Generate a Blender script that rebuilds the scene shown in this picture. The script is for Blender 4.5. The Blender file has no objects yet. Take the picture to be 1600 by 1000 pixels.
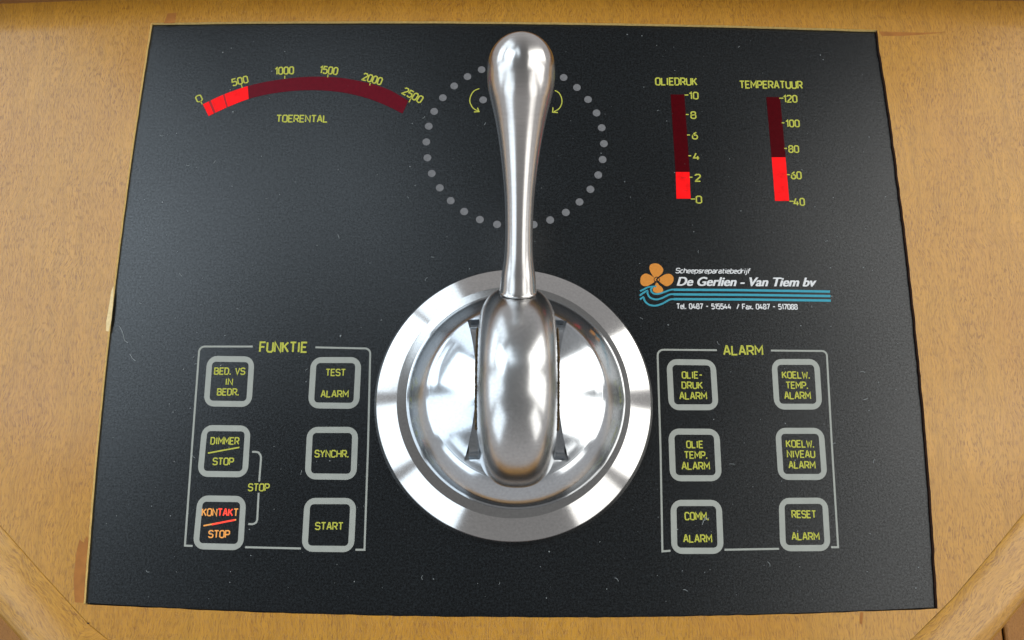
import bpy, bmesh, math, random
from mathutils import Vector, Matrix
random.seed(7)
C = bpy.context.scene.collection
S = 0.0002                      # one modelling unit (u) = 0.2 mm
rad = math.radians

# ------------------------------------------------------------------ camera
F = 1450.0                      # focal length in pixels of a 1600 px wide picture
yv = Vector((33.0, 5645.0, -F)).normalized()          # panel "up" seen from the camera
xv = Vector((1.0, -0.0074, 0.0)); xv = (xv - yv*xv.dot(yv)).normalized()
zv = xv.cross(yv).normalized()
ORG = Vector((802-800, 500-634, -F))                   # panel point under the lever, camera space (u)
Rw = Matrix((xv, yv, zv))                              # camera space -> panel space
CAM = Rw @ (-ORG)                                      # camera position in panel space (u)
cam_d = bpy.data.cameras.new('camera'); cam = bpy.data.objects.new('camera', cam_d); C.objects.link(cam)
cam_d.sensor_width = 36.0; cam_d.lens = 36.0*F/1600.0
cam_d.clip_start = 0.005; cam_d.clip_end = 100
M = Rw.to_4x4(); M.translation = CAM*S
cam.matrix_world = M
bpy.context.scene.camera = cam

def P(px, py, z=0.0):
    """photo pixel -> point in the plane at height z (u)"""
    d = Rw @ Vector((px-800, 500-py, -F))
    t = (z-CAM.z)/d.z
    p = CAM + d*t
    return (p.x, p.y)
def Px(x, py, z=0.0, px=803):
    return P(px, py, z)[1]

# ------------------------------------------------------------------ world, lamps, exposure
w = bpy.data.worlds.new('World'); bpy.context.scene.world = w; w.use_nodes = True
bg = w.node_tree.nodes['Background']
# dim room light: paler towards the horizon, darker overhead
_nt = w.node_tree
_tc = _nt.nodes.new('ShaderNodeTexCoord'); _sx = _nt.nodes.new('ShaderNodeSeparateXYZ'); _cr = _nt.nodes.new('ShaderNodeValToRGB')
_nt.links.new(_tc.outputs['Generated'], _sx.inputs[0]); _nt.links.new(_sx.outputs[2], _cr.inputs[0]); _nt.links.new(_cr.outputs[0], bg.inputs[0])
_cr.color_ramp.elements[0].position = 0.0; _cr.color_ramp.elements[0].color = (.46, .45, .45, 1)
_cr.color_ramp.elements[1].position = .9; _cr.color_ramp.elements[1].color = (.17, .17, .17, 1)
bg.inputs[1].default_value = 1.0
vs = bpy.context.scene.view_settings
vs.view_transform = 'Standard'; vs.look = 'None'; vs.exposure = 0; vs.gamma = 1

def window_lamp(name, az0, az1, el0, el1, rad_, col, D=7500):
    az = rad((az0+az1)/2); el = rad((el0+el1)/2)
    d = Vector((math.sin(az)*math.cos(el), math.cos(az)*math.cos(el), math.sin(el)))
    L = bpy.data.lights.new(name, 'AREA'); L.shape = 'RECTANGLE'
    sx = 2*D*math.tan(rad(az1-az0)/2)*math.cos(el)*S; sy = 2*D*math.tan(rad(el1-el0)/2)*S
    L.size = sx; L.size_y = sy; L.color = col
    L.energy = rad_*math.pi*sx*sy
    o = bpy.data.objects.new(name, L); C.objects.link(o)
    o.location = d*D*S
    zax = d; xax = Vector((0,0,1)).cross(zax).normalized(); yax = zax.cross(xax)
    m = Matrix((xax, yax, zax)).transposed().to_4x4(); m.translation = o.location
    o.matrix_world = m
SKYC = (0.76, 0.89, 1.0); WARM = (0.98, 0.97, 0.93)
window_lamp('window_lamp', -76, -42, 34, 64, 3.9, SKYC)
window_lamp('window_lamp', -76, -42, 8, 28, 2.2, SKYC)
window_lamp('window_lamp', -34, -15, 54, 74, 2.2, SKYC)
window_lamp('window_lamp', -40, -22, 8, 42, 1.6, SKYC)
window_lamp('window_lamp', -112, -81, 8, 60, 1.9, SKYC)
window_lamp('window_lamp', -150, -118, 8, 44, 1.8, SKYC)
window_lamp('window_lamp', 47, 76, 8, 62, 3.2, WARM)
window_lamp('window_lamp', 81, 116, 8, 68, 2.4, WARM)
window_lamp('window_lamp', 122, 146, 8, 42, 1.8, WARM)

# ------------------------------------------------------------------ materials
def mat(name):
    m = bpy.data.materials.new(name); m.use_nodes = True
    nt = m.node_tree; return m, nt, nt.nodes['Principled BSDF']
def nd(nt, t, **k):
    n = nt.nodes.new(t)
    for a, b in k.items(): setattr(n, a, b)
    return n
def coords(nt, sx, sy, sz, rot=0, dist=None):
    tc = nd(nt, 'ShaderNodeTexCoord'); mp = nd(nt, 'ShaderNodeMapping')
    mp.inputs['Scale'].default_value = (sx/S, sy/S, sz/S)     # per u
    mp.inputs['Rotation'].default_value = (0, 0, rot)
    nt.links.new(tc.outputs['Object'], mp.inputs[0]); return mp.outputs[0]
def noise(nt, vec, scale=1.0, detail=3, rough=.5):
    n = nd(nt, 'ShaderNodeTexNoise'); n.inputs['Scale'].default_value = scale
    n.inputs['Detail'].default_value = detail; n.inputs['Roughness'].default_value = rough
    nt.links.new(vec, n.inputs['Vector']); return n.outputs[0]
def ramp(nt, fac, stops):
    r = nd(nt, 'ShaderNodeValToRGB'); e = r.color_ramp.elements
    while len(e) < len(stops): e.new(.5)
    for k, (p, c) in enumerate(stops):
        e[k].position = p; e[k].color = (c, c, c, 1) if isinstance(c, (int, float)) else (*c, 1)
    nt.links.new(fac, r.inputs[0]); return r.outputs[0]
def mix(nt, a, b, fac, mode='MIX'):
    m = nd(nt, 'ShaderNodeMix', data_type='RGBA', blend_type=mode)
    for sock, v in ((m.inputs[0], fac), (m.inputs[6], a), (m.inputs[7], b)):
        if hasattr(v, 'is_linked'): nt.links.new(v, sock)
        elif isinstance(v, (int, float)): sock.default_value = v
        else: sock.default_value = (*v, 1)
    return m.outputs[2]
def bump(nt, bs, h, strength, dist):
    b = nd(nt, 'ShaderNodeBump'); b.inputs['Strength'].default_value = strength
    b.inputs['Distance'].default_value = dist*S
    nt.links.new(h, b.inputs['Height']); nt.links.new(b.outputs[0], bs.inputs['Normal'])

def wood(name, base, rot=0.0, rough=.36, coat=.5, var=1.0):
    m, nt, bs = mat(name)
    v = coords(nt, 1, 1, 1, rot)
    def sc(sx, sy):
        mp = nd(nt, 'ShaderNodeMapping'); mp.inputs['Scale'].default_value = (sx, sy, 1)
        nt.links.new(wv, mp.inputs[0]); return mp.outputs[0]
    # slow wander of the grain
    wn = nd(nt, 'ShaderNodeTexNoise'); wn.inputs['Scale'].default_value = .006; wn.inputs['Detail'].default_value = 2
    nt.links.new(v, wn.inputs['Vector'])
    wa = nd(nt, 'ShaderNodeVectorMath', operation='MULTIPLY_ADD')
    nt.links.new(wn.outputs[1], wa.inputs[0]); wa.inputs[1].default_value = (40, 0, 0); nt.links.new(v, wa.inputs[2])
    wm = nd(nt, 'ShaderNodeTexNoise'); wm.inputs['Scale'].default_value = .022; wm.inputs['Detail'].default_value = 1
    nt.links.new(v, wm.inputs['Vector'])
    wb = nd(nt, 'ShaderNodeVectorMath', operation='MULTIPLY_ADD')
    nt.links.new(wm.outputs[1], wb.inputs[0]); wb.inputs[1].default_value = (16, 0, 0); nt.links.new(wa.outputs[0], wb.inputs[2])
    wv = wb.outputs[0]
    streak = noise(nt, sc(.07, .005), 1, 5, .7)
    fine = noise(nt, sc(.42, .05), 1, 3, .7)
    blotch = noise(nt, sc(.005, .004), 1, 3, .5)
    pores = noise(nt, sc(.60, .10), 1, 2, .6)
    pmask = noise(nt, sc(.03, .012), 1, 2, .5)
    c = mix(nt, tuple(x*.80 for x in base), tuple(min(1, x*1.16) for x in base), ramp(nt, streak, [(.32, 0.0), (.68, 1.0)]))
    c = mix(nt, c, (base[0]*.86, base[1]*.76, base[2]*.6), ramp(nt, blotch, [(.40, 0.0), (.70, .65*var)]))
    c = mix(nt, c, (base[0]*1.18, base[1]*1.20, base[2]*1.25), ramp(nt, fine, [(.45, 0.0), (.70, .7)]))
    c = mix(nt, c, (base[0]*.66, base[1]*.55, base[2]*.45), ramp(nt, fine, [(.30, .75), (.46, 0.0)]))
    pr = ramp(nt, pores, [(.535, 0.0), (.62, 1.0)])
    pm = ramp(nt, pmask, [(.35, .25), (.65, 1.0)])
    pf = nd(nt, 'ShaderNodeMath', operation='MULTIPLY'); nt.links.new(pr, pf.inputs[0]); nt.links.new(pm, pf.inputs[1])
    pf2 = nd(nt, 'ShaderNodeMath', operation='MULTIPLY'); nt.links.new(pf.outputs[0], pf2.inputs[0]); pf2.inputs[1].default_value = .60
    c = mix(nt, c, (base[0]*.38, base[1]*.27, base[2]*.24), pf2.outputs[0])
    nt.links.new(c, bs.inputs['Base Color'])
    bs.inputs['Roughness'].default_value = rough
    bs.inputs['Specular IOR Level'].default_value = .36
    bs.inputs['Coat Weight'].default_value = coat; bs.inputs['Coat Roughness'].default_value = .17
    inv = nd(nt, 'ShaderNodeMath', operation='SUBTRACT'); inv.inputs[0].default_value = 1; nt.links.new(pr, inv.inputs[1])
    ad = nd(nt, 'ShaderNodeMath', operation='ADD'); nt.links.new(inv.outputs[0], ad.inputs[0]); nt.links.new(fine, ad.inputs[1])
    bump(nt, bs, ad.outputs[0], .5, .9)
    return m
WB = (.44, .208, .020)
m_veneer = wood('veneer', WB)
m_edge_l = wood('edging_left', (.47, .228, .022), rot=rad(138), rough=.38, coat=.9)
m_edge_r = wood('edging_right', (.47, .228, .024), rot=rad(42), rough=.38, coat=.9)
m_edge_b = wood('edging_bottom', (.47, .225, .022), rot=rad(70), rough=.4, coat=.4)
m_rail = wood('rail_wood', (.24, .105, .030), rot=rad(90), rough=.4, coat=.5)
m_plank = wood('floor_plank', (.36, .150, .022), rough=.5, coat=.1)

def plain(name, col, rough=.45, metal=0, spec=.25, nz=0, nscale=.2, bmp=0, emis=None):
    m, nt, bs = mat(name)
    bs.inputs['Roughness'].default_value = rough; bs.inputs['Metallic'].default_value = metal
    bs.inputs['Specular IOR Level'].default_value = spec
    n = noise(nt, coords(nt, 1, 1, 1), nscale, 3, .6)
    c = mix(nt, tuple(x*(1-nz) for x in col), tuple(min(1, x*(1+nz)) for x in col), ramp(nt, n, [(.3, 0.0), (.7, 1.0)]))
    nt.links.new(c, bs.inputs['Base Color'])
    if bmp: bump(nt, bs, n, .5, bmp)
    if emis:
        nt.links.new(mix(nt, tuple(x*.6 for x in emis[0]), emis[0], ramp(nt, n, [(.3, 0.0), (.7, 1.0)])), bs.inputs['Emission Color'])
        bs.inputs['Emission Strength'].default_value = emis[1]
    return m

def membrane():
    m, nt, bs = mat('membrane_black')
    v = coords(nt, 1, 1, 1)
    g = noise(nt, v, .34, 3, .8); g2 = noise(nt, v, .14, 3, .7); big = noise(nt, v, .004, 3, .5)
    c = mix(nt, (.0016, .0021, .0024), (.0100, .0135, .0160), ramp(nt, g, [(.42, 0.0), (.70, 1.0)]))
    c = mix(nt, c, (.012, .016, .019), ramp(nt, g2, [(.52, 0.0), (.74, .6)]))
    nt.links.new(c, bs.inputs['Base Color'])
    r = ramp(nt, big, [(.3, .22), (.7, .27)])
    nt.links.new(r, bs.inputs['Roughness'])
    nt.links.new(ramp(nt, g, [(.38, .36), (.68, .68)]), bs.inputs['Specular IOR Level'])
    bump(nt, bs, g, .4, .3)
    return m
m_black = membrane()
m_plate_edge = plain('plate_edge', (.010, .010, .011), .5, nz=.2)
m_yellow = plain('print_yellow', (.44, .44, .060), .5, nz=.12, nscale=.5)
m_grey = plain('print_grey', (.32, .33, .295), .5, nz=.05, nscale=.05)
m_dot = plain('print_dot', (.150, .148, .152), .5, nz=.18, nscale=.35)
m_white = plain('print_white', (.66, .66, .66), .5, nz=.06, nscale=.5)
m_orange = plain('print_orange', (.62, .235, .035), .5, nz=.06)
m_teal = plain('print_teal', (.040, .290, .380), .5, nz=.06)
m_reddark = plain('red_window_unlit', (.060, .0008, .0028), .35, nz=.12, nscale=.15, spec=.05)
m_redmid = plain('red_window_unlit_tachometer', (.110, .0025, .0090), .35, nz=.12, nscale=.15, spec=.1)
m_redlit = plain('red_window_lit', (.15, .002, .002), .35, nz=.1, spec=.1, nscale=.06, emis=((1.0, .006, .008), 1.12))
m_redline = plain('red_window_gap', (.10, .004, .006), .4, nz=.1, emis=((.30, .002, .003), .9))
m_legend_lit = plain('legend_lit', (.50, .20, .06), .5, nz=.1, emis=((1.0, .46, .06), .48))
m_legend_hot = plain('legend_lit_red', (.60, .05, .03), .5, nz=.1, emis=((1.0, .045, .020), .90))
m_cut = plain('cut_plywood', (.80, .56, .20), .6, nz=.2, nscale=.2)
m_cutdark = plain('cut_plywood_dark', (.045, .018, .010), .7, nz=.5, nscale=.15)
m_cream = plain('bare_wood', (.72, .55, .28), .6, nz=.1, nscale=.2)
m_filler = plain('wood_filler', (.33, .125, .022), .45, nz=.15, nscale=.06)
m_dust = plain('dust', (.26, .28, .28), .8, nz=.2)
m_grime = plain('grime', (.085, .055, .024), .85, nz=.9, nscale=.35, bmp=2)

def steel(name, col, rough, streak=None, rvar=.05, bmp=0.0, aniso=0, axis='Z'):
    m, nt, bs = mat(name)
    bs.inputs['Metallic'].default_value = 1
    v = coords(nt, 1, 1, 1)
    sm = noise(nt, v, .012, 3, .5)
    if streak: g = noise(nt, coords(nt, *streak), 1, 4, .65)
    else: g = noise(nt, v, .25, 4, .65)
    c = mix(nt, tuple(x*.90 for x in col), tuple(min(1, x*1.05) for x in col), ramp(nt, g, [(.3, 0.0), (.7, 1.0)]))
    nt.links.new(c, bs.inputs['Base Color'])
    nt.links.new(ramp(nt, sm, [(.3, rough-rvar), (.7, rough+rvar)]), bs.inputs['Roughness'])
    if bmp: bump(nt, bs, g, .25, bmp)
    if aniso:
        bs.inputs['Anisotropic'].default_value = aniso
        tg = nd(nt, 'ShaderNodeTangent', direction_type='RADIAL', axis=axis)
        nt.links.new(tg.outputs[0], bs.inputs['Tangent']); bs.inputs['Anisotropic Rotation'].default_value = .25
    return m
m_flange = steel('turned_steel', (.69, .68, .67), .13, rvar=.02, bmp=.015, aniso=.5)
m_dome = steel('polished_steel', (.62, .655, .69), .15, rvar=.03, bmp=.02)
m_hub = steel('satin_steel', (.62, .62, .62), .24, rvar=.03, bmp=.03, aniso=.3, axis='X')
m_handle = steel('brushed_steel', (.64, .62, .605), .22, streak=(.05, .05, .9), rvar=.02, bmp=.02, aniso=.7)

# ------------------------------------------------------------------ mesh helpers
class MB:
    def __init__(s): s.v = []; s.f = []
    def add(s, vs, fs):
        o = len(s.v); s.v += [tuple(v) for v in vs]; s.f += [tuple(i+o for i in f) for f in fs]; return s
    def mesh(s, name, m, smooth=False):
        me = bpy.data.meshes.new(name)
        me.from_pydata([(x*S, y*S, z*S) for x, y, z in s.v], [], s.f); me.update()
        if smooth:
            for p in me.polygons: p.use_smooth = True
        me.materials.append(m); return me
    def build(s, name, m, parent=None, smooth=False, kind=None, label=None):
        o = bpy.data.objects.new(name, s.mesh(name, m, smooth)); C.objects.link(o)
        if parent: o.parent = parent
        if kind: o['kind'] = kind
        if label: o['label'] = label
        return o
def thing(name, label, cat, loc=(0,0,0), group=None, kind=None):
    o = bpy.data.objects.new(name, None); C.objects.link(o); o.location = Vector(loc)*S
    o.empty_display_size = .01
    if label: o['label'] = label
    if cat: o['category'] = cat
    if group: o['group'] = group
    if kind: o['kind'] = kind
    return o
def child_empty_mesh(o, parent): o.parent = parent; return o

def smooth_by_angle(o, ang=35):
    bm = bmesh.new(); bm.from_mesh(o.data)
    for f in bm.faces: f.smooth = True
    for e in bm.edges:
        if len(e.link_faces) == 2 and e.calc_face_angle(0) > rad(ang): e.smooth = False
    bm.to_mesh(o.data); bm.free()

def revolve(prof, n=128, cx=0, cy=0, close_top=False):
    mb = MB(); vs = []; fs = []
    for r, z in prof:
        for k in range(n):
            a = 2*math.pi*k/n; vs.append((cx+r*math.cos(a), cy+r*math.sin(a), z))
    for i in range(len(prof)-1):
        for k in range(n):
            k2 = (k+1) % n
            fs.append((i*n+k, i*n+k2, (i+1)*n+k2, (i+1)*n+k))
    mb.add(vs, fs)
    return mb
def catmull(pts, n=6):
    out = []
    for i in range(len(pts)-1):
        p0 = pts[max(i-1, 0)]; p1 = pts[i]; p2 = pts[i+1]; p3 = pts[min(i+2, len(pts)-1)]
        for k in range(n):
            t = k/n
            out.append(tuple(.5*((2*b)+(-a+c)*t+(2*a-5*b+4*c-d)*t*t+(-a+3*b-3*c+d)*t**3) for a, b, c, d in zip(p0, p1, p2, p3)))
    out.append(tuple(pts[-1])); return out

# flat ribbon along a polyline in the plane, as a very thin printed layer
def ribbon(mb, pts, wid, z, th=.12, closed=False):
    n = len(pts)
    if n < 2: return
    L = []; R = []
    for i in range(n):
        p = Vector(pts[i][:2])
        a = Vector(pts[(i-1) % n][:2]) if (i > 0 or closed) else None
        b = Vector(pts[(i+1) % n][:2]) if (i < n-1 or closed) else None
        d1 = (p-a).normalized() if a is not None and (p-a).length > 1e-6 else None
        d2 = (b-p).normalized() if b is not None and (b-p).length > 1e-6 else None
        if d1 is None: d1 = d2
        if d2 is None: d2 = d1
        t = (d1+d2)
        t = t.normalized() if t.length > .2 else d1
        nrm = Vector((-t.y, t.x)); k = wid/2/max(.5, nrm.dot(Vector((-d1.y, d1.x))))
        L.append(p+nrm*k); R.append(p-nrm*k)
    vs = []
    for l, r in zip(L, R): vs += [(l.x, l.y, z), (r.x, r.y, z), (l.x, l.y, z-th), (r.x, r.y, z-th)]
    fs = []
    m = n if closed else n-1
    for i in range(m):
        a = 4*i; b = 4*((i+1) % n)
        fs += [(a, a+1, b+1, b), (a+1, a+3, b+3, b+1), (a+2, a, b, b+2)]
    if not closed:
        fs += [(0, 2, 3, 1), (4*(n-1), 4*(n-1)+1, 4*(n-1)+3, 4*(n-1)+2)]
    mb.add(vs, fs)
def poly(mb, pts, z, th=.12):
    n = len(pts)
    vs = [(x, y, z) for x, y in pts]+[(x, y, z-th) for x, y in pts]
    fs = [tuple(range(n))]+[(i, i+n, (i+1) % n+n, (i+1) % n) for i in range(n)]
    # orientation: make the top face look up
    ar = sum(pts[i][0]*pts[(i+1) % n][1]-pts[(i+1) % n][0]*pts[i][1] for i in range(n))
    if ar < 0: fs = [tuple(reversed(f)) for f in fs]
    mb.add(vs, fs)
def arc(cx, cy, r, a0, a1, n=8):
    return [(cx+r*math.cos(rad(a0+(a1-a0)*k/n)), cy+r*math.sin(rad(a0+(a1-a0)*k/n))) for k in range(n+1)]

# ------------------------------------------------------------------ single-stroke lettering (cap box 4 wide, 6 high)
G = {
'A': (4, [[(0,0),(1.75,6),(2.25,6),(4,0)], [(.6,2),(3.4,2)]]),
'B': (4, [[(0,0),(0,6),(2.7,6),(3.5,5.4),(3.5,3.8),(2.7,3.2),(0,3.2)], [(2.7,3.2),(3.8,2.5),(3.8,.7),(3,0),(0,0)]]),
'C': (4, [[(3.8,4.8),(3.8,5.2),(3,6),(.9,6),(0,5.1),(0,.9),(.9,0),(3,0),(3.8,.8),(3.8,1.2)]]),
'D': (4, [[(0,0),(0,6),(2.6,6),(3.8,4.8),(3.8,1.2),(2.6,0),(0,0)]]),
'E': (3.6, [[(3.6,0),(0,0),(0,6),(3.6,6)], [(0,3.1),(3,3.1)]]),
'F': (3.6, [[(0,0),(0,6),(3.6,6)], [(0,3.1),(3,3.1)]]),
'H': (4, [[(0,0),(0,6)], [(4,0),(4,6)], [(0,3.1),(4,3.1)]]),
'I': (1.2, [[(.6,0),(.6,6)]]),
'K': (3.9, [[(0,0),(0,6)], [(3.7,6),(.4,2.9)], [(1.3,3.6),(3.9,0)]]),
'L': (3.4, [[(0,6),(0,0),(3.4,0)]]),
'M': (4.6, [[(0,0),(0,6),(2.3,2.2),(4.6,6),(4.6,0)]]),
'N': (4, [[(0,0),(0,6),(4,0),(4,6)]]),
'O': (4, [[(.9,0),(0,.9),(0,5.1),(.9,6),(3.1,6),(4,5.1),(4,.9),(3.1,0),(.9,0)]]),
'P': (3.8, [[(0,0),(0,6),(2.8,6),(3.8,5.2),(3.8,3.4),(2.8,2.6),(0,2.6)]]),
'R': (3.9, [[(0,0),(0,6),(2.8,6),(3.8,5.2),(3.8,3.5),(2.8,2.7),(0,2.7)], [(2.2,2.7),(3.9,0)]]),
'S': (3.9, [[(0,1.1),(0,.8),(.9,0),(3,0),(3.9,.8),(3.9,2.3),(3.1,3),(.8,3.2),(0,3.9),(0,5.2),(.9,6),(3,6),(3.8,5.2),(3.8,4.9)]]),
'T': (4, [[(0,6),(4,6)], [(2,6),(2,0)]]),
'U': (4, [[(0,6),(0,.9),(.9,0),(3.1,0),(4,.9),(4,6)]]),
'V': (4, [[(0,6),(2,0),(4,6)]]),
'W': (5, [[(0,6),(1.1,0),(2.5,4.5),(3.9,0),(5,6)]]),
'Y': (4, [[(0,6),(2,3),(4,6)], [(2,3),(2,0)]]),
'0': (3.5, [[(.9,0),(0,.9),(0,5.1),(.9,6),(2.6,6),(3.5,5.1),(3.5,.9),(2.6,0),(.9,0)]]),
'1': (1.6, [[(0,4.6),(1.4,6),(1.4,0)]]),
'2': (3.5, [[(0,4.9),(0,5.2),(.8,6),(2.7,6),(3.5,5.2),(3.5,4),(0,.3),(0,0),(3.5,0)]]),
'4': (3.8, [[(1.8,6),(0,1.6),(3.8,1.6)], [(2.8,3.4),(2.8,0)]]),
'5': (3.5, [[(3.3,6),(.3,6),(0,3.4),(2.6,3.6),(3.5,2.8),(3.5,.9),(2.6,0),(.7,0),(0,.7)]]),
'6': (3.5, [[(2.9,6),(1.2,4.8),(0,2.6),(0,.9),(.9,0),(2.6,0),(3.5,.9),(3.5,2.6),(2.6,3.5),(.9,3.5),(.2,3)]]),
'7': (3.5, [[(0,6),(3.5,6),(1.2,0)]]),
'8': (3.5, [[(.9,3.2),(.2,3.9),(.2,5.3),(.9,6),(2.6,6),(3.3,5.3),(3.3,3.9),(2.6,3.2),(.9,3.2),(0,2.4),(0,.8),(.9,0),(2.6,0),(3.5,.8),(3.5,2.4),(2.6,3.2)]]),
'.': (.6, [[(.2,-.4),(.2,.8)]]),
'-': (3, [[(.2,3),(2.8,3)]]),
'/': (3, [[(0,0),(3,6)]]),
' ': (2.2, []),
'e': (3, [[(0,2.2),(3,2.2),(3,3.3),(2.2,4),(.8,4),(0,3.2),(0,.8),(.8,0),(2.8,0)]]),
'l': (1, [[(0,6),(0,.5),(.6,0),(.9,0)]]),
'a': (3, [[(.3,4),(2.3,4),(3,3.3),(3,0),(.7,0),(0,.7),(0,1.6),(.7,2.3),(3,2.3)]]),
'x': (3, [[(0,0),(3,4)], [(0,4),(3,0)]]),
'c': (2.8, [[(2.8,4),(.8,4),(0,3.2),(0,.8),(.8,0),(2.8,0)]]),
'h': (3, [[(0,0),(0,6)], [(0,3.4),(.8,4),(2.2,4),(3,3.2),(3,0)]]),
'p': (3, [[(0,-1.6),(0,4),(2.2,4),(3,3.2),(3,.8),(2.2,0),(0,0)]]),
's': (2.8, [[(0,0),(2,0),(2.8,.6),(2.8,1.5),(2.1,2),(.7,2),(0,2.6),(0,3.4),(.7,4),(2.7,4)]]),
'r': (1.9, [[(0,0),(0,4)], [(0,3.2),(.8,4),(1.9,4)]]),
't': (1.9, [[(.6,5.4),(.6,.6),(1.2,0),(1.9,0)], [(0,4),(1.9,4)]]),
'i': (.8, [[(.4,0),(.4,4)], [(.4,5.2),(.4,5.8)]]),
'b': (3, [[(0,6),(0,0),(2.2,0),(3,.8),(3,3.2),(2.2,4),(0,4)]]),
'd': (3, [[(3,6),(3,0),(.8,0),(0,.8),(0,3.2),(.8,4),(3,4)]]),
'j': (1, [[(.8,4),(.8,-1),(.2,-1.6),(-.4,-1.6)], [(.8,5.2),(.8,5.8)]]),
'f': (1.9, [[(.6,0),(.6,5.2),(1.3,6),(2.1,6)], [(0,4),(1.9,4)]]),
}
def local_scale(px, py, z=0):
    a = P(px, py, z); b = P(px+10, py, z); c = P(px, py-10, z)
    return (math.dist(a, b)/10, math.dist(a, c)/10)
def text(mb, s, px, py, wpx, hpx, rot=0, z=.30, stroke=.155, shear=0, gap=1.4, only=None):
    """s centred on photo pixel (px,py), wpx by hpx photo pixels, printed on the plate"""
    tot = 0; xs = []
    for ch in s:
        xs.append(tot); tot += G[ch][0]+gap
    tot -= gap
    kx, ky = local_scale(px, py)
    if abs(rot) > 20: kx = ky = (kx+ky)/2
    sx = wpx*kx/tot; sy = hpx*ky/6
    c = P(px, py); cr, sr = math.cos(rad(rot)), math.sin(rad(rot))
    wd = stroke*hpx*ky
    q = 0
    sy2 = sy*(1-stroke)
    for i_, (ch, x0) in enumerate(zip(s, xs)):
        if only is not None and i_ not in only: continue
        for st in G[ch][1]:
            pts = []
            for (x, y) in st:
                X = (x+x0-tot/2)*sx + shear*(y-3)*sy2; Y = (y-3)*sy2
                pts.append((c[0]+X*cr-Y*sr, c[1]+X*sr+Y*cr))
            if len(pts) == 2 and False: pass
            ribbon(mb, pts, wd, z+.03*(q % 3), th=.1); q += 1
def legend(parent, lines, material=None, name='legend'):
    mb = MB()
    for (s, px, py, w_, h_) in lines: text(mb, s, px, py, w_, h_)
    return mb.build(name, material or m_yellow, parent)

# ================================================================== SETTING: floor, console
floor = MB(); floor.add([(-9000, -9000, -3300), (9000, -9000, -3300), (9000, 6000, -3300), (-9000, 6000, -3300)], [(0, 1, 2, 3)])
fl = floor.build('floor', m_cutdark, kind='structure')
bxm = None
for k in range(-12, 13):
    if bxm is None:
        b = MB(); hw = 172; L0 = 4200; t = 25
        vs = []
        for (dx, z) in ((-hw, 0), (-hw, t-8), (-hw+8, t), (hw-8, t), (hw, t-8), (hw, 0)):
            vs += [(dx, -L0, z), (dx, L0, z)]
        fs = [(2*i, 2*i+2, 2*i+3, 2*i+1)[::-1] for i in range(5)]
        fs = [tuple(reversed(f)) for f in fs]
        b.add(vs, fs); bxm = b.mesh('plank', m_plank)
    o = bpy.data.objects.new('plank', bxm); C.objects.link(o); o.parent = fl
    o.location = Vector((k*360+40, -1500, -3290))*S

console = thing('console', 'light brown varnished wooden console top around the black panel, with rounded solid edging', 'console')
ZT = 6.0        # top of the veneer above the plate
# opening in the veneer (photo pixels of its upper rim), slightly bowed and ragged
def edge_px(a, b, bow, n, ja, freq=1):
    out = []; nz_ = 0
    for k in range(n):
        t = k/n; x = a[0]+(b[0]-a[0])*t; y = a[1]+(b[1]-a[1])*t
        dx, dy = b[0]-a[0], b[1]-a[1]; L = math.hypot(dx, dy)
        nz_ = .25*nz_+random.gauss(0, ja); h = 4*bow*t*(1-t)+nz_
        out.append((x+dy/L*h, y-dx/L*h))
    return out
TL, TR, BR, BL = (236, 36), (1370, 47), (1465, 951), (131, 944)
rim = edge_px(TL, TR, 7, 70, .12)+edge_px(TR, BR, 12, 80, .34)+edge_px(BR, BL, 17, 90, .28)+edge_px(BL, TL, 11, 70, .12)
hole = [P(x, y, ZT) for x, y in rim]
# outer outline of the veneer field: inner line of the edging (photo pixels)
left_in = [(-420, 250), (-200, 590), (-60, 752), (0, 820), (66, 895), (137, 973)]
right_in = [(1426, 997), (1489, 934), (1545, 868), (1600, 801), (1690, 690), (1900, 400)]
bot_in = [(137, 973), (170, 1000), (240, 1052), (400, 1095), (800, 1115), (1150, 1098), (1330, 1060), (1426, 997)]
outer_px = left_in+bot_in[1:-1]+right_in+[(1980, -60), (1300, -75), (800, -80), (300, -75), (-470, -60)]
outer = [P(x, y, ZT) for x, y in outer_px]
bm = bmesh.new()
def loop(pts):
    vs = [bm.verts.new((x*S, y*S, ZT*S)) for x, y in pts]
    return [bm.edges.new((vs[i], vs[(i+1) % len(vs)])) for i in range(len(vs))]
es = loop(hole)+loop(outer)
bmesh.ops.triangle_fill(bm, edges=es, use_beauty=True, use_dissolve=False, normal=(0, 0, 1))
for f in bm.faces:
    if f.normal.z < 0: f.normal_flip()
me = bpy.data.meshes.new('veneer_top'); bm.to_mesh(me); bm.free(); me.materials.append(m_veneer)
o = bpy.data.objects.new('veneer_top', me); C.objects.link(o); o.parent = console
# cut walls of the opening
def wall(pts, name, m, z1=-14, label=None):
    mb = MB(); vs = []
    for x, y in pts: vs += [(x, y, ZT), (x, y, z1)]
    mb.add(vs, [(2*i, 2*i+2, 2*i+3, 2*i+1) for i in range(len(pts)-1)])
    return mb.build(name, m, console, label=label)
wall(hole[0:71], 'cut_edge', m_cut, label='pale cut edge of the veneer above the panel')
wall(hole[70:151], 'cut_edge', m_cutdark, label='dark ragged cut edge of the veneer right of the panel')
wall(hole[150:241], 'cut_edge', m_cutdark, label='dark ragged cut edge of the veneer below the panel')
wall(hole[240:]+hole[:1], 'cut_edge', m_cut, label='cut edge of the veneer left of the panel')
# recess floor under the plate
mb = MB(); q = [P(225, 25, 0), P(1385, 40, 0), P(1482, 965, 0), P(120, 960, 0)]
mb.add([(x, y, -14) for x, y in q], [(3, 2, 1, 0)]); mb.build('recess', m_cutdark, console)

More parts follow.
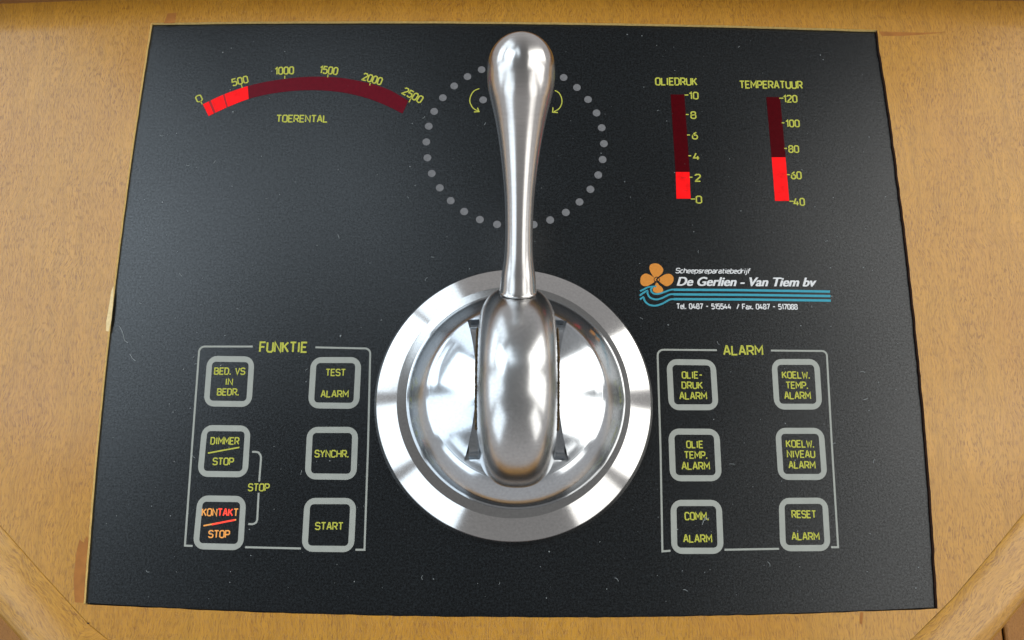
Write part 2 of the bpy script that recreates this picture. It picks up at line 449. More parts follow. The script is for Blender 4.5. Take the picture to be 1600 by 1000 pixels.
# solid edging with a rounded nose: profile swept along the inner line
def edging(line_px, name, m, wid, label, cut0=None, cut1=None):
    path = catmull([P(x, y, ZT) for x, y in line_px], 6)
    prof = [(0, -60), (0, -1.2), (1.2, .0), (2.5, .35), (wid*.30, .9), (wid*.55, .3), (wid*.70, -2.5), (wid*.82, -8), (wid*.91, -17), (wid*.97, -30), (wid, -48), (wid*.985, -75), (wid*.93, -96), (wid*.8, -108), (wid*.4, -112)]
    prof = [prof[0], prof[1], prof[2], prof[3]]+catmull(prof[4:], 3)
    n = len(path); vs = []; fs = []
    for i, p in enumerate(path):
        a = Vector(path[max(0, i-1)]); b = Vector(path[min(n-1, i+1)])
        t = (b-a).normalized(); nr = Vector((-t.y, t.x))*-1     # outward = to the right of travel
        if i == 0 and cut0: nr = Vector(cut0)
        if i == n-1 and cut1: nr = Vector(cut1)
        for (d, z) in prof:
            vs.append((p[0]+nr.x*d, p[1]+nr.y*d, ZT+z))
    m_ = len(prof)
    for i in range(n-1):
        for j in range(m_-1):
            fs.append((i*m_+j, i*m_+j+1, (i+1)*m_+j+1, (i+1)*m_+j))
    mb = MB(); mb.add(vs, fs); o = mb.build(name, m, console, smooth=True, label=label)
    smooth_by_angle(o, 50); return o
mit = (-.50, -1.02)
edging(left_in, 'edge_strip', m_edge_l, 97, 'straight solid wood edge strip at the lower left corner', cut1=mit)
edging(bot_in, 'edge_strip', m_edge_b, 95, 'solid wood edge strip along the front', cut0=mit, cut1=(.82, -.75))
edging(right_in, 'edge_strip', m_edge_r, 92, 'solid wood edge strip with bright rounded nose at the lower right corner', cut0=(.82, -.75))
# low back rail of the console, its foot just touching the upper picture edge
rl = [(-500, 12), (0, 6), (130, 1), (300, -6), (800, -14), (1300, -6), (1500, .5), (1600, 1.5), (2050, 6)]
mb = MB(); vs = []
for px, py in rl:
    x, y = P(px, py, ZT)
    vs += [(x, y, ZT-8), (x, y, ZT+84), (x, y+4, ZT+91), (x, y+12, ZT+94), (x, y+70, ZT+94), (x, y+70, ZT-8)]
mb.add(vs, [(6*i+j, 6*i+j+1, 6*i+j+7, 6*i+j+6) for i in range(len(rl)-1) for j in range(5)])
o = mb.build('back_rail', m_rail, console, label='low dark wooden rail along the far side'); smooth_by_angle(o, 30)
# small repairs, a chip and a nail hole in the veneer
def patch(name, pts, m, z, label=None):
    mb = MB(); poly(mb, [P(x, y, z) for x, y in pts], z, th=.3); return mb.build(name, m, console, label=label)
patch('bare_chip', [(177.5, 446), (177, 470), (174, 500), (170, 518), (165.5, 517), (166, 502), (170, 480), (174, 455)], m_cream, ZT+.25, 'pale bare chip at the left rim of the panel')
patch('filler_patch', [(124, 843), (131, 848), (134.5, 838), (138, 842), (134, 880), (131.5, 935), (129, 942), (117, 941), (115, 905), (119, 865)], m_filler, ZT+.2, 'brown filler beside the lower left panel corner')
patch('filler_patch', [(262, 21), (276, 20), (273, 36), (256, 36.5)], m_filler, ZT+.2, 'small brown filler spot above the upper left panel corner')
patch('filler_patch', [(1373, 49), (1400, 50), (1440, 51), (1478, 50.5), (1440, 54), (1412, 56), (1378, 56)], m_filler, ZT+.2, 'brown filler streak from the upper right panel corner')
patch('filler_patch', [(1344, 957), (1349, 957), (1347, 976), (1343, 974)], m_filler, ZT+.2, 'small brown filler spot below the panel')
patch('nail_hole', [(136, 972.5), (140, 973), (139, 975), (136, 974.6)], m_cutdark, ZT+1.2, 'tiny dark nail hole')

# ================================================================== CONTROL PANEL
panel = thing('instrument_board', 'black rectangular engine control panel set into the wooden console top', 'instrument board')
pe = edge_px((238, 38), (1367, 48.5), 7, 24, 0)+edge_px((1367, 48.5), (1460, 949), 12, 24, 0)+edge_px((1460, 949), (133.5, 942), 18.5, 24, 0)+edge_px((133.5, 942), (238, 38), 11.5, 24, 0)
mb = MB(); poly(mb, [P(x, y) for x, y in pe], 0, th=10); mb.build('plate', m_black, panel)

# --- keys: grey square ring > legend
def rrect(px0, py0, px1, py1, r, corners=None):
    """rounded rectangle through photo pixels, as plane points (clockwise)"""
    out = []
    cs = [(px0+r, py0+r, 180), (px1-r, py0+r, 270), (px1-r, py1-r, 0), (px0+r, py1-r, 90)]
    for cx, cy, a0 in cs:
        for k in range(6):
            a = rad(a0+90*k/5)
            out.append((cx+r*math.cos(a), cy+r*math.sin(a)))
    return out
def key(quad, lines, label, lit=False):
    """quad = four outer corner pixels TL, TR, BR, BL of the grey ring"""
    q = [Vector(p) for p in quad]
    def uv(u, v): return (q[0]*(1-u)*(1-v)+q[1]*u*(1-v)+q[2]*u*v+q[3]*(1-u)*v)
    def ring(m, r):
        pts = []
        for cu, cv, a0 in ((m+r, m+r, 180), (1-m-r, m+r, 270), (1-m-r, 1-m-r, 0), (m+r, 1-m-r, 90)):
            for k in range(7):
                a = rad(a0+15*k); p = uv(cu+r*math.cos(a), cv+r*math.sin(a)); pts.append(P(p.x, p.y))
        return pts
    A = ring(0, .21); B = ring(.115, .075); n = len(A)
    mb = MB()
    vs = [(x, y, .3) for x, y in A]+[(x, y, .3) for x, y in B]+[(x, y, 0.1) for x, y in A]+[(x, y, 0.1) for x, y in B]
    fs = []
    for i in range(n):
        j = (i+1) % n
        fs += [(i, n+i, n+j, j), (i, j, 2*n+j, 2*n+i), (n+i, 3*n+i, 3*n+j, n+j)]
    fs = [tuple(reversed(f)) for f in fs]
    mb.add(vs, fs); k_ = mb.build('key', m_grey, panel, label=label)
    # legend
    L = MB(); H = MB()
    for ln in lines:
        if len(ln) == 5: text(L, *ln, only=(0, 1, 2, 6) if ln[0] == 'KONTAKT' else None)
    for ln in lines:
        if len(ln) == 2:
            (a, b) = ln; ribbon(L, [P(*a), P(*b)], 2.2, .3)
    L.build('legend', m_legend_lit if lit else m_yellow, k_, label='glowing orange legend' if lit else None)
    if lit:
        text(H, 'KONTAKT', 344, 800.5, 55.5, 12.5, z=.42, stroke=.17, only=(3, 4, 5))
        ribbon(H, [P(331, 819.6), P(352, 815.2), P(367, 812.4)], 2.6, .42)
        H.build('lit_legend', m_legend_hot, k_, label='hot red part of the glowing legend')
    return k_
key([(324,556),(398,557),(393,636),(318,635)], [('BED. VS',359,580,47,11.5),('IN',358,596.5,10.5,11),('BEDR.',356.5,612.5,33,11.5)], 'key reading BED. VS IN BEDR.')
key([(486,558),(565,558),(561,639),(481,638)], [('TEST',524.5,582,30,11.5),('ALARM',523,615.5,42,11.5)], 'key reading TEST ALARM')
key([(316,664),(392,665),(387,746),(308,745)], [('DIMMER',351.5,689,43.5,12),('STOP',349,721,31.5,12),((325,708),(374,699))], 'key reading DIMMER STOP')
key([(480,667),(560,667),(557,750),(476,749)], [('SYNCHR.',518.5,709,52,12)], 'key reading SYNCHR.')
key([(309,774),(385,775),(380,860),(301,858)], [('KONTAKT',344,800.5,55.5,12.5),('STOP',342.5,834.5,32,12.5),((318,821.5),(369,812))], 'key reading KONTAKT STOP, its letters glowing orange', lit=True)
key([(476,778),(557,778),(553,863),(471,862)], [('START',514.5,822,42.5,12.5)], 'key reading START')
key([(1041,561),(1118,562),(1123,641),(1045,641)], [('OLIE-',1081.5,586,31,11.5),('DRUK',1081.5,602,31.5,11.5),('ALARM',1083,618.5,41.5,12)], 'key reading OLIEDRUK ALARM')
key([(1205,561),(1280,561),(1285,640),(1210,640)], [('KOELW.',1243.5,586,42,11.5),('TEMP.',1245,602,33.5,11.5),('ALARM',1246,618,40,12)], 'key reading KOELW. TEMP. ALARM')
key([(1044,669.5),(1124,670),(1128,752),(1047,752)], [('OLIE',1085.5,694.5,25,12),('TEMP.',1087,711,35,12),('ALARM',1087,728,42.5,12.5)], 'key reading OLIE TEMP. ALARM')
key([(1211,668.5),(1287,668.5),(1293,750),(1216,750)], [('KOELW.',1250,693.5,42.5,12),('NIVEAU',1251.5,709.5,42.5,12),('ALARM',1253,726.5,40.5,12)], 'key reading KOELW. NIVEAU ALARM')
key([(1047.5,781),(1127.5,781),(1131,865.5),(1049,865.5)], [('COMM.',1088.5,806.5,36,13),('ALARM',1090,841.5,43.5,13)], 'key reading COMM. ALARM')
key([(1216.5,778),(1293,777.5),(1298,861),(1219,861.5)], [('RESET',1256,803.5,37,12.5),('ALARM',1258.5,838,42,12.5)], 'key reading RESET ALARM')

# --- thin grey frames round the two key groups
def frame(segs, label):
    mb = MB()
    for wd, s in segs: ribbon(mb, [P(*p) for p in s], wd, .3)
    return mb.build('frame_line', m_grey, panel, label=label)
def corner(p, a0, r=9): return [(p[0]+r*math.cos(rad(a0+15*k)), p[1]+r*math.sin(rad(a0+15*k))) for k in range(7)]
frame([(2.9, [(395,541.5)]+list(reversed(corner((320,550.5),180)))+[(300,700),(289,852.5),(301,853)]),
       (2.9, [(493,542.8)]+corner((570.5,552.5),270,8)+[(575,700),(569.5,859),(555.5,859)]),
       (2.9, [(383,855),(470,857)])], 'thin grey frame round the FUNKTIE keys')
frame([(2.9, [(1120,547.2)]+list(reversed(corner((1036.5,555.5),180)))+[(1032,700),(1035,861.5),(1047.5,860.5)]),
       (2.9, [(1204.5,547.8)]+corner((1284,556.5),270,8)+[(1300,700),(1309.5,855),(1298.5,855)]),
       (2.9, [(1132,859),(1217,857.5)])], 'thin grey frame round the ALARM keys')
frame([(2.9, [(394,706)]+[(400,706),(404,707),(407,711),(408,715)]+[(405,752.5)]),
       (2.9, [(404.2,770)]+[(402,812),(400.5,816),(397.5,818.2),(394,819)]+[(388,818.8)])], 'thin grey bracket joining two stop keys')
legend(panel, [('STOP', 404.5, 761.5, 32, 12.5)], name='lettering')
legend(panel, [('FUNKTIE', 443, 542.5, 73, 17.5)], name='lettering')
legend(panel, [('ALARM', 1161, 547.5, 60, 16)], name='lettering')

# --- tachometer
tach = thing('tachometer', None, None); tach.parent = panel
tach['label'] = 'curved red rev counter bar scale, lit up to about 500'
def bez(pts, t):
    # interpolate smoothly through the given pixels
    n = len(pts)-1; f = t*n; i = min(int(f), n-1); u = f-i
    p0 = pts[max(i-1, 0)]; p1 = pts[i]; p2 = pts[i+1]; p3 = pts[min(i+2, n)]
    return tuple(.5*((2*b)+(-a+c)*u+(2*a-5*b+4*c-d)*u*u+(-a+3*b-3*c+d)*u**3) for a, b, c, d in zip(p0, p1, p2, p3))
TO = [(317,163),(354,146),(395,132.5),(440,124),(485,120),(530,121.5),(572,129),(607,140),(638,157.5)]
TI = [(326,181.5),(359,166),(396,152.5),(440,144),(485,141),(528,143.5),(567,151.5),(599,163),(629,177.5)]
def band(t0, t1, z, m, name, label=None, n=20, th=.1):
    mb = MB(); a = [P(*bez(TO, t0+(t1-t0)*k/n)) for k in range(n+1)]; b = [P(*bez(TI, t0+(t1-t0)*k/n)) for k in range(n+1)]
    vs = [(x, y, z) for x, y in a]+[(x, y, z) for x, y in b]
    mb.add(vs, [(k, n+1+k, n+2+k, k+1) for k in range(n)])
    return mb.build(name, m, tach, label=label)
TL_ = .227
band(0, .040, .30, m_redlit, 'lit_segment'); band(.051, .108, .30, m_redlit, 'lit_segment'); band(.115, TL_, .30, m_redlit, 'lit_segment')
band(.040, .051, .28, m_redline, 'segment_gap', n=2); band(.108, .115, .28, m_redline, 'segment_gap', n=2)
band(TL_, 1, .29, m_redmid, 'unlit_bar', n=40)
mb = MB(); text(mb, 'TOERENTAL', 472, 185.5, 79, 12); mb.build('lettering', m_yellow, tach)
mb = MB()
for s, x, y, w_, h_, r in (('0',311,154,8,12,28),('500',375,126.5,24,12,15),('1000',444.5,110.5,28,12.5,3),('1500',514,110,27,12.5,-6),('2000',582,123.5,30,12.5,-17),('2500',645,149,31,13,-30)):
    text(mb, s, x, y, w_, h_, rot=r)
mb.build('lettering', m_yellow, tach)
mb = MB()
for a, b in (((313,157.5),(316,163)),((377.4,132.5),(378.6,137.5)),((445,118.5),(445,123)),((512.5,116.5),(512,121)),((578.6,129.5),(577.6,133.5)),((642,154),(639,160))):
    ribbon(mb, [P(*a), P(*b)], 1.7, .3)
mb.build('scale_mark', m_yellow, tach)

# --- bar gauges
def gauge(name, label, top, split, bottom, wid, title, nums, gaps):
    g = thing(name, None, None); g.parent = panel; g['label'] = label
    def quad(a, b, z, m, nm):
        mb = MB(); w2 = wid/2
        vs = [P(a[0]-w2, a[1]+.3), P(b[0]-w2-.3, b[1]), P(b[0]+w2+.3, b[1]), P(a[0]+w2, a[1]+.3)]
        poly(mb, vs, z, th=.1); return mb.build(nm, m, g)
    quad(top, split, .28, m_reddark, 'unlit_bar'); quad(split, bottom, .30, m_redlit, 'lit_bar')
    for y in gaps:
        t = (y-top[1])/(bottom[1]-top[1]); x = top[0]+(bottom[0]-top[0])*t
        mb = MB(); ribbon(mb, [P(x-wid*.1, y), P(x+wid*.32, y)], .9, .34); mb.build('segment_gap', m_redline, g)
    mb = MB(); text(mb, *title); mb.build('lettering', m_yellow, g)
    mb = MB(); tk = MB()
    for s, x, y, w_, h_, t0, t1 in nums:
        text(mb, s, x, y, w_, h_); ribbon(tk, [P(t0, y-1), P(t1, y-1)], 1.9, .3)
    mb.build('lettering', m_yellow, g); tk.build('scale_mark', m_yellow, g)
    return g
gauge('pressure_gauge', 'left vertical red bar scale, oil pressure from 0 to 10', (1058.5,147.5), (1066.5,268.5), (1068,310.5), 21.5,
      ('OLIEDRUK',1056.5,127.5,64,12.5),
      [('10',1084,149.5,13,12,1069.5,1075.5),('8',1083.3,180,7.5,12,1071.5,1076),('6',1085.7,212,7.5,12,1073.5,1078),('4',1088,244.5,8.5,12,1075.5,1080),('2',1090.3,278,7.5,12.5,1077,1082),('0',1092,312,8,12.5,1079.5,1086)], (278, 298.5))
gauge('temperature_gauge', 'right vertical red bar scale, temperature from 40 to 120', (1208,151.5), (1216.5,245.5), (1222,314), 21.5,
      ('TEMPERATUUR',1204.5,132.5,97,12.5),
      [('120',1234.8,154.5,20,12,1217.5,1224),('100',1238.5,193,20,12,1221.5,1225.5),('80',1240,233,15,12,1225.5,1229.5),('60',1244,274,15,12.5,1229.5,1234),('40',1248.5,315.5,16,12.5,1233.5,1240)], ())

# --- ring of indicator dots
def dot_mesh():
    mb = MB(); n = 18; r = 6.5
    vs = [(r*math.cos(2*math.pi*k/n), r*math.sin(2*math.pi*k/n), .3) for k in range(n)]+[(r*math.cos(2*math.pi*k/n), r*math.sin(2*math.pi*k/n), .05) for k in range(n)]
    mb.add(vs, [tuple(range(n))]+[(k, k+n, (k+1) % n+n, (k+1) % n) for k in range(n)]); return mb.mesh('indicator_dot', m_dot)
dm = dot_mesh()
zo = lambda x, y: (640+x*.34, 30+y*.34)
dots = [zo(*p) for p in ((331,232),(266,264),(205,307),(153,361),(113,424),(88,492),(77,564),(82,637),(102,709),(139,775),(189,834),(251,884),(323,921),(402,943),
        (708,268),(769,314),(820,369),(859,431),(883,499),(893,572),(887,645),(867,716),(831,782),(781,840),(718,888),(646,923),(570,944),(338,371))]
dots += [(800,98),(847,107),(776,101),(824,101),(804,354)]
for x, y in dots:
    p = P(x, y); o = bpy.data.objects.new('indicator_dot', dm); C.objects.link(o); o.parent = panel; o.location = Vector((p[0], p[1], 0))*S
# direction arrows
def arrow(pts, head, label):
    mb = MB(); pp = catmull([P(*p) for p in pts], 5); ribbon(mb, pp, 1.7, .3)
    for h in head: ribbon(mb, [P(*p) for p in h], 1.8, .33)
    mb.build('arrow', m_yellow, panel, label=label)
arrow([(749,138.5),(741,142),(736,149),(734,158),(737,166),(741,170.5),(747,173.5)], [[(746,168.5),(748.5,174.5),(740.5,175)]], 'curved arrow left of the handle')
arrow([(867,141.5),(873,145),(877,152),(878,160),(875.5,167),(871.5,171.5),(865.5,174.5)], [[(864,168),(863.5,175.5),(871.5,176)]], 'curved arrow right of the handle')

# --- ship repair yard mark
logo = thing('logo', None, None); logo.parent = panel; logo['label'] = 'printed mark of a propeller over blue waves with white lettering'
zl = lambda x, y: (960+x*.25, 380+y*.25)
def blade(pts, z=.30):
    mb = MB(); pp = catmull([zl(*p) for p in pts]+[zl(*pts[0])], 4)[:-1]
    poly(mb, [P(*p) for p in pp], z, th=.1); mb.build('propeller_blade', m_orange, logo)
blade([(258,228),(232,192),(219,160),(224,136),(245,127),(272,129),(297,148),(305,168),(297,190),(272,212)])
blade([(262,232),(236,252),(205,268),(178,266),(163,248),(164,218),(174,200),(196,190),(225,200),(250,218)], .34)
blade([(266,228),(294,208),(320,194),(345,192),(364,205),(370,222),(366,242),(350,260),(325,269),(300,256),(280,240)], .38)
blade([(264,240),(280,262),(296,275),(305,294),(298,305),(270,312),(245,304),(240,288),(250,270)], .31)
mb = MB(); ribbon(mb, [P(*zl(265+17*math.cos(rad(20*k)), 229+17*math.sin(rad(20*k)))) for k in range(18)], 1.2, .50, closed=True)
ribbon(mb, [P(*zl(265+3*math.cos(rad(60*k)), 229+3*math.sin(rad(60*k)))) for k in range(6)], 1, .50, closed=True); mb.build('propeller_hub', m_plate_edge, logo)
waves = MB()
def wv(pts, w_, z):
    ribbon(waves, [P(*zl(*p)) for p in catmull(pts, 4)], w_, z)
wv([(160,300),(185,288),(215,274),(262,270)], 2.6, .42)
wv([(238,275),(228,292),(240,312),(268,318),(300,310),(350,292),(375,291)], 2.9, .44); ribbon(waves, [P(*zl(370,291)), P(*zl(800,294)), P(*zl(1347,303))], 3.9, .41)
wv([(158,328),(178,313),(205,298),(208,318),(225,342),(262,352),(300,342),(345,321),(375,320)], 2.9, .46); ribbon(waves, [P(*zl(370,320)), P(*zl(800,323)), P(*zl(1350,331))], 3.9, .43)
wv([(160,352),(180,338),(190,362),(215,384),(255,391),(300,378),(345,353),(375,350)], 2.9, .48); ribbon(waves, [P(*zl(370,350)), P(*zl(800,352)), P(*zl(1352,359))], 3.9, .45)
waves.build('waves', m_teal, logo)
mb = MB(); text(mb, 'Scheepsreparatiebedrijf', 1114, 423.2, 115, 8.5, shear=.25, stroke=.155, gap=1.1); mb.build('lettering', m_white, logo)
mb = MB(); text(mb, 'Tel. 0487 - 515544  / Fax. 0487 - 517088', 1151.5, 479, 188, 9, stroke=.165, gap=1.3); mb.build('lettering', m_white, logo)
def font_text(s, px, py, wpx, hpx, name, m, parent, z=.32, shear=.32, off=.012):
    cu = bpy.data.curves.new(name, 'FONT'); cu.body = s; cu.align_x = 'CENTER'; cu.align_y = 'CENTER'
    cu.size = 1; cu.offset = off; cu.shear = shear; cu.extrude = 0
    ob = bpy.data.objects.new(name, cu); C.objects.link(ob)
    dg = bpy.context.evaluated_depsgraph_get(); me = bpy.data.meshes.new_from_object(ob.evaluated_get(dg))
    C.objects.unlink(ob); bpy.data.objects.remove(ob)
    xs = [v.co.x for v in me.vertices]; ys = [v.co.y for v in me.vertices]
    kx, ky = local_scale(px, py); c = P(px, py)
    fx = wpx*kx/(max(xs)-min(xs)); fy = hpx*ky/(max(ys)-min(ys)); mx = (max(xs)+min(xs))/2; my = (max(ys)+min(ys))/2
    base = [Vector((c[0]+(v.co.x-mx)*fx, c[1]+(v.co.y-my)*fy, z)) for v in me.vertices]
    polys = [tuple(p.vertices) for p in me.polygons]; mbf = MB()
    for q, dx in enumerate((-.55, 0, .55)): mbf.add([(b.x+dx, b.y, b.z+.04*q) for b in base], polys)
    bpy.data.meshes.remove(me); return mbf.build(name, m, parent)
font_text('De Gerlien - Van Tiem bv', 1166.5, 440.3, 218, 14, 'lettering', m_white, logo)

# ================================================================== LEVER CONTROL
lever = thing('control_lever', 'polished steel single lever engine control with round base, standing on the black panel', 'control lever')
lx, ly = P(802, 634, 0); lx += .4; ly += 5.5
prof = [(217, 0), (217.5, 1.5), (213, 14), (212, 15.2)]+[(180, 32), (179, 32.5), (178, 32.6), (158, 32.6)]
mb = revolve(prof, 192, lx, ly); ob = mb.build('base_ring', m_flange, lever, smooth=True); smooth_by_angle(ob, 18)

dprof = [(167, 18), (167.5, 33), (164.5, 41), (158, 51), (150, 60.5), (142, 69), (135, 75.8), (130, 79.6), (127.5, 80.8)]
dprof = catmull(dprof, 5)
cap = [(126, 81.6)]
R_c = 260.0; zc0 = 82-math.sqrt(R_c**2-123.5**2)
cap += [(r, zc0+math.sqrt(R_c**2-r*r)) for r in (121, 115, 105, 92, 78, 64, 50, 36, 22, 10)]
cx, cy = lx+3.2, ly+1
full = dprof+cap
mb = revolve(full, 160, cx, cy)
n0 = len(mb.v); top = zc0+R_c
mb.v.append((cx, cy, top)); k0 = (len(full)-1)*160
mb.f += [(k0+k, k0+(k+1) % 160, n0) for k in range(160)]
mb.f.append(tuple(reversed(range(160))))
dome = mb.build('ball_housing', m_dome, lever, smooth=True)
# slot cut in the ball: cylinder along x, with flaring sides
HY, HZ = ly+8, 45.0
y_top = P(808, 497, 90)[1]; y_bot = P(808, 718, 90)[1]
RC = None
scy = (y_top+y_bot)/2; shalf = (y_top-y_bot)/2
RC = math.hypot(shalf, 95-40)
mb = MB(); n = 72; m = 12
ring_pts = []
for k in range(n):
    a = 2*math.pi*k/n
    ring_pts.append((scy+RC*math.cos(a), 40+RC*math.sin(a)))
def halfw(y):
    t = abs(y-scy)/shalf
    return 59.8+16*t**2.0
vs = []; fs = []
ns = 48
for k in range(ns+1):
    y = scy+shalf*(2*k/ns-1); h_ = halfw(y)
    vs += [(cx+1.5-h_, y, 55), (cx+1.5+h_, y, 55), (cx+1.5+h_, y, 260), (cx+1.5-h_, y, 260)]
for k in range(ns):
    for q in range(4):
        q2 = (q+1) % 4; fs.append((4*k+q, 4*k+q2, 4*k+4+q2, 4*k+4+q))
fs.append((3, 2, 1, 0)); fs.append((4*ns, 4*ns+1, 4*ns+2, 4*ns+3))
mb.add(vs, fs)
# triangulated end discs so the flared sides are exact
cut = mb.build('cutter', m_dome)
bmx = bmesh.new(); bmx.from_mesh(cut.data); bmesh.ops.triangulate(bmx, faces=[f for f in bmx.faces if len(f.verts) > 3]); bmesh.ops.recalc_face_normals(bmx, faces=bmx.faces); bmx.to_mesh(cut.data); bmx.free()
bmx = bmesh.new(); bmx.from_mesh(dome.data); bmesh.ops.recalc_face_normals(bmx, faces=bmx.faces); bmx.to_mesh(dome.data); bmx.free()
md = dome.modifiers.new('b', 'BOOLEAN'); md.operation = 'DIFFERENCE'; md.solver = 'EXACT'; md.object = cut
dg = bpy.context.evaluated_depsgraph_get(); me = bpy.data.meshes.new_from_object(dome.evaluated_get(dg))
dome.modifiers.clear(); dome.data = me; bpy.data.objects.remove(cut)
me.materials.clear(); me.materials.append(m_dome)
smooth_by_angle(dome, 24)

# curved plate lying in the slot beside the hub
fp = [(-1.02, 30), (-1.0, 74), (-.97, 77), (-.93, 79), (-.925, 74), (-.90, 74), (-.895, 77), (-.86, 79), (-.80, 81), (-.72, 82), (-.6, 85), (-.4, 88), (-.2, 90), (0, 91)]
fp = [(a, b-6) for a, b in fp]; fp = fp+[(-a, b) for a, b in reversed(fp[:-1])]
mb = MB(); vs = []
for t, z in fp: vs += [(cx+1.5-70, scy+t*shalf, z), (cx+1.5+70, scy+t*shalf, z)]
mb.add(vs, [(2*i+1, 2*i+3, 2*i+2, 2*i) for i in range(len(fp)-1)])
fs_ = mb.build('slot_plate', m_dome, lever, smooth=True); smooth_by_angle(fs_, 30)

# hub: thick wheel turning about x, with a fully rounded rim
RH = 152.0; HT = 57.0; hx = cx+1.5; HY = ly+14; HZ = 58.0
hp = []
for k in range(0, 33):
    a = math.pi*k/32
    xx = -HT*math.cos(a); e = max(0, 1-(abs(xx)/HT)**2.5)
    hp.append((xx, RH-56*(1-e**.5)))
hp = [(-HT, 40)]+[(-HT, 70)]+hp+[(HT, 70), (HT, 40)]
n = 160; vs = []; fs = []
for (xx, r) in hp:
    for k in range(n):
        a = 2*math.pi*k/n; vs.append((hx+xx, HY+r*math.cos(a), HZ+r*math.sin(a)))
for i in range(len(hp)-1):
    for k in range(n):
        k2 = (k+1) % n; fs.append((i*n+k, (i+1)*n+k, (i+1)*n+k2, i*n+k2)[::-1])
mb = MB(); mb.add(vs, fs); hub = mb.build('hub', m_hub, lever, smooth=True); smooth_by_angle(hub, 60)

# handle: turned drop-shaped grip on a raised shaft
PHI = rad(35)
def proj(x, y, z):
    c = Rw.transposed() @ (Vector((x, y, z))-CAM)
    return (800+F*c.x/-c.z, 500-F*c.y/-c.z, -c.z)
hw_px = [(468.5,29.6),(452,27.8),(430,25.8),(415,23.6),(400,22.0),(380,21.2),(350,21.0),(312,22.4),(281,25),(250,28.6),(219,33),(187,38.8),(156,46),(140,49.6),(125,51.6),(109,52.0),(94,50.6),(81,47.3),(69,40.8),(61,33),(55,23.5),(51.5,13)]
def axis(s): return (0, HY+s*math.cos(PHI), HZ+s*math.sin(PHI))
hprof = []
for (py, hw) in hw_px:
    lo, hi = 60, 700
    for _ in range(50):
        mid = (lo+hi)/2; q_ = proj(*axis(mid))
        if q_[1] > py: lo = mid
        else: hi = mid
    d = proj(*axis(lo))[2]
    hprof.append((lo, hw*d/F*1.03))
rb = hprof[0][1]; lo, hi = 60, 400
for _ in range(50):
    mid = (lo+hi)/2; a_ = axis(mid); q_ = proj(0, a_[1]-rb*math.sin(PHI), a_[2]+rb*math.cos(PHI))
    if q_[1] > 469.5: lo = mid
    else: hi = mid
lo = max(lo, math.sqrt(RH**2-rb**2)+1.0); hprof = [(lo, rb-.8), (lo+1.2, rb)]+[h for h in hprof if h[0] > lo+3]
tip = hprof[-1][0]+2.0
r_w, s_w = max((h[1], h[0]) for h in hprof)
hprof = hprof[:1]+catmull([h for h in hprof[1:] if h[0] <= s_w], 4)
hprof += [(s_w+(tip-s_w)*math.sin(t_), r_w*math.cos(t_)**.97+.01) for t_ in [math.pi/2*k/22 for k in range(1, 23)]]
# end cap slightly rounded; sink stub into the hub
s0 = hprof[0][0]
hprof = [(s0-60, hprof[1][1]-6), (s0-.4, hprof[1][1]-6)]+hprof
n = 96; mb = MB(); vs = []; fs = []
for (s_, r) in hprof:
    for k in range(n):
        a = 2*math.pi*k/n
        vs.append((r*math.cos(a), r*math.sin(a), s_))
for i in range(len(hprof)-1):
    for k in range(n):
        k2 = (k+1) % n; fs.append((i*n+k, i*n+k2, (i+1)*n+k2, (i+1)*n+k))
mb.add(vs, fs); handle = mb.build('handle', m_handle, lever, smooth=True); smooth_by_angle(handle, 50)
lean = math.atan2(2.0, 400)
d = Vector((math.sin(lean), math.cos(PHI), math.sin(PHI))).normalized()
xa = Vector((1, 0, 0)); xa = (xa-d*xa.dot(d)).normalized(); ya = d.cross(xa)
mm = Matrix((xa, ya, d)).transposed().to_4x4(); mm.translation = Vector((hx, HY, HZ))*S
handle.matrix_local = mm
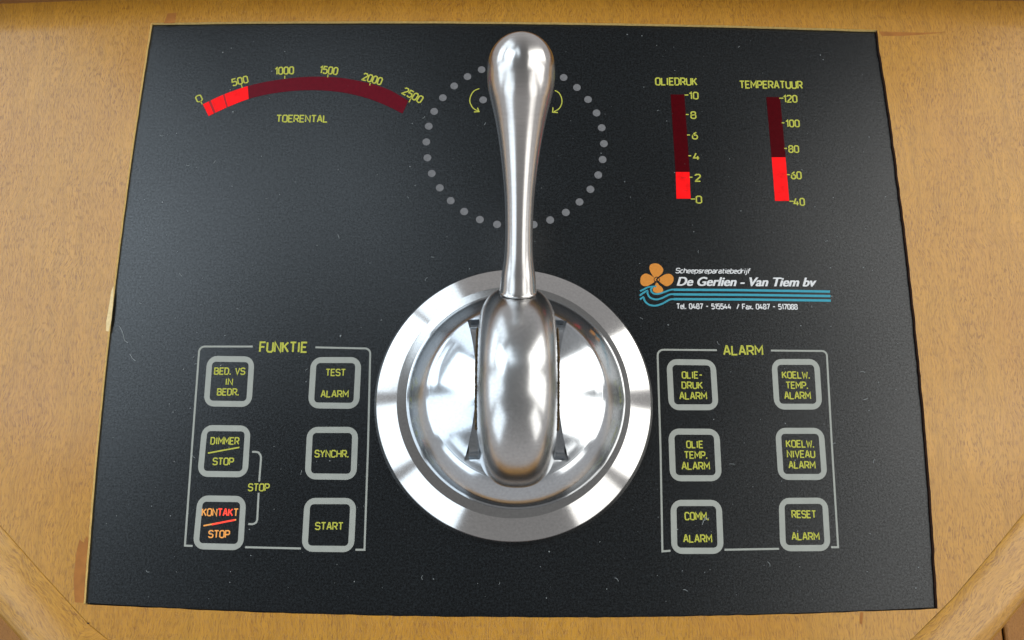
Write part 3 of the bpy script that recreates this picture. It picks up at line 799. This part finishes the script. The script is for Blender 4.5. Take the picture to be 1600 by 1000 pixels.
# grime packed in the two gaps beside the hub
for sgn in (-1, 1):
    mb = MB(); n = 90; vs = []; fs = []
    for k in range(n+1):
        a = rad(44+(138-44)*k/n)
        rr = RH-60+14+random.uniform(-2, 2)
        for (dx, dr) in ((-.6, -14), (-.6, 0), (1.2, 2.5), (2.6, 0), (3.0, -14)):
            r = rr+dr+random.uniform(-1.3, 1.3)-6
            vs.append((hx+sgn*(HT+dx+random.uniform(-.5, .6)), HY+r*math.cos(a), HZ+r*math.sin(a)))
    for k in range(n):
        for j in range(4): fs.append((k*5+j, k*5+j+1, (k+1)*5+j+1, (k+1)*5+j))
    mb.add(vs, fs); mb.build('grime', m_grime, lever, label='brown grime in the gap beside the hub')

# ================================================================== dust and lint
mb = MB()
def speck(x, y, r, z=.35):
    n = 5; a0 = random.uniform(0, 6)
    vs = [(x+r*random.uniform(.6, 1.2)*math.cos(a0+2*math.pi*k/n), y+r*random.uniform(.6, 1.2)*math.sin(a0+2*math.pi*k/n), z) for k in range(n)]+[(x, y, z+r*.6)]
    mb.add(vs, [(k, (k+1) % n, n) for k in range(n)])
for _ in range(420):
    px, py = random.uniform(150, 1440), random.uniform(60, 940)
    if px < 190+ (450-py)*.11+60 and False: continue
    lo = 240-(py-38)*.115; hi = 1368+(py-48)*.1
    if not lo+8 < px < hi-8: continue
    x, y = P(px, py)
    if math.hypot(x-lx, y-ly) < 222: continue
    speck(x, y, random.choice((.35, .45, .55, .7, 1.0)))
for px, py, r in ((532,525,1.8),(348,82,1.5),(364,175,1.7),(1044,508,1.4),(980,54,1.2),(1349,418,1.4),(976,284,1.2),(345,571,1.3),(1431,919,1.1),(858,862,1.3),(1003,56,1.1),(596,500,1.2)):
    speck(*P(px, py), r)
for _ in range(46):
    px, py = random.uniform(190, 1400), random.uniform(70, 930)
    x, y = P(px, py)
    if math.hypot(x-lx, y-ly) < 235: continue
    a = random.uniform(0, 6.28); L = random.uniform(3, 9); bend = random.uniform(-.5, .5)
    pts = []
    for k in range(5):
        pts.append((x, y)); x += L/4*math.cos(a); y += L/4*math.sin(a); a += bend
    ribbon(mb, pts, .45, .6, th=.25)
for pts in (((1104,806),(1100,812),(1097,820)), ((1108,809),(1103,812),(1098,814)), ((187,510),(192,520),(195,532),(200,536)), ((203,553),(207,560),(212,564))):
    ribbon(mb, [P(*p) for p in pts], .7, .7, th=.3)
mb.build('dust', m_dust, kind='stuff')
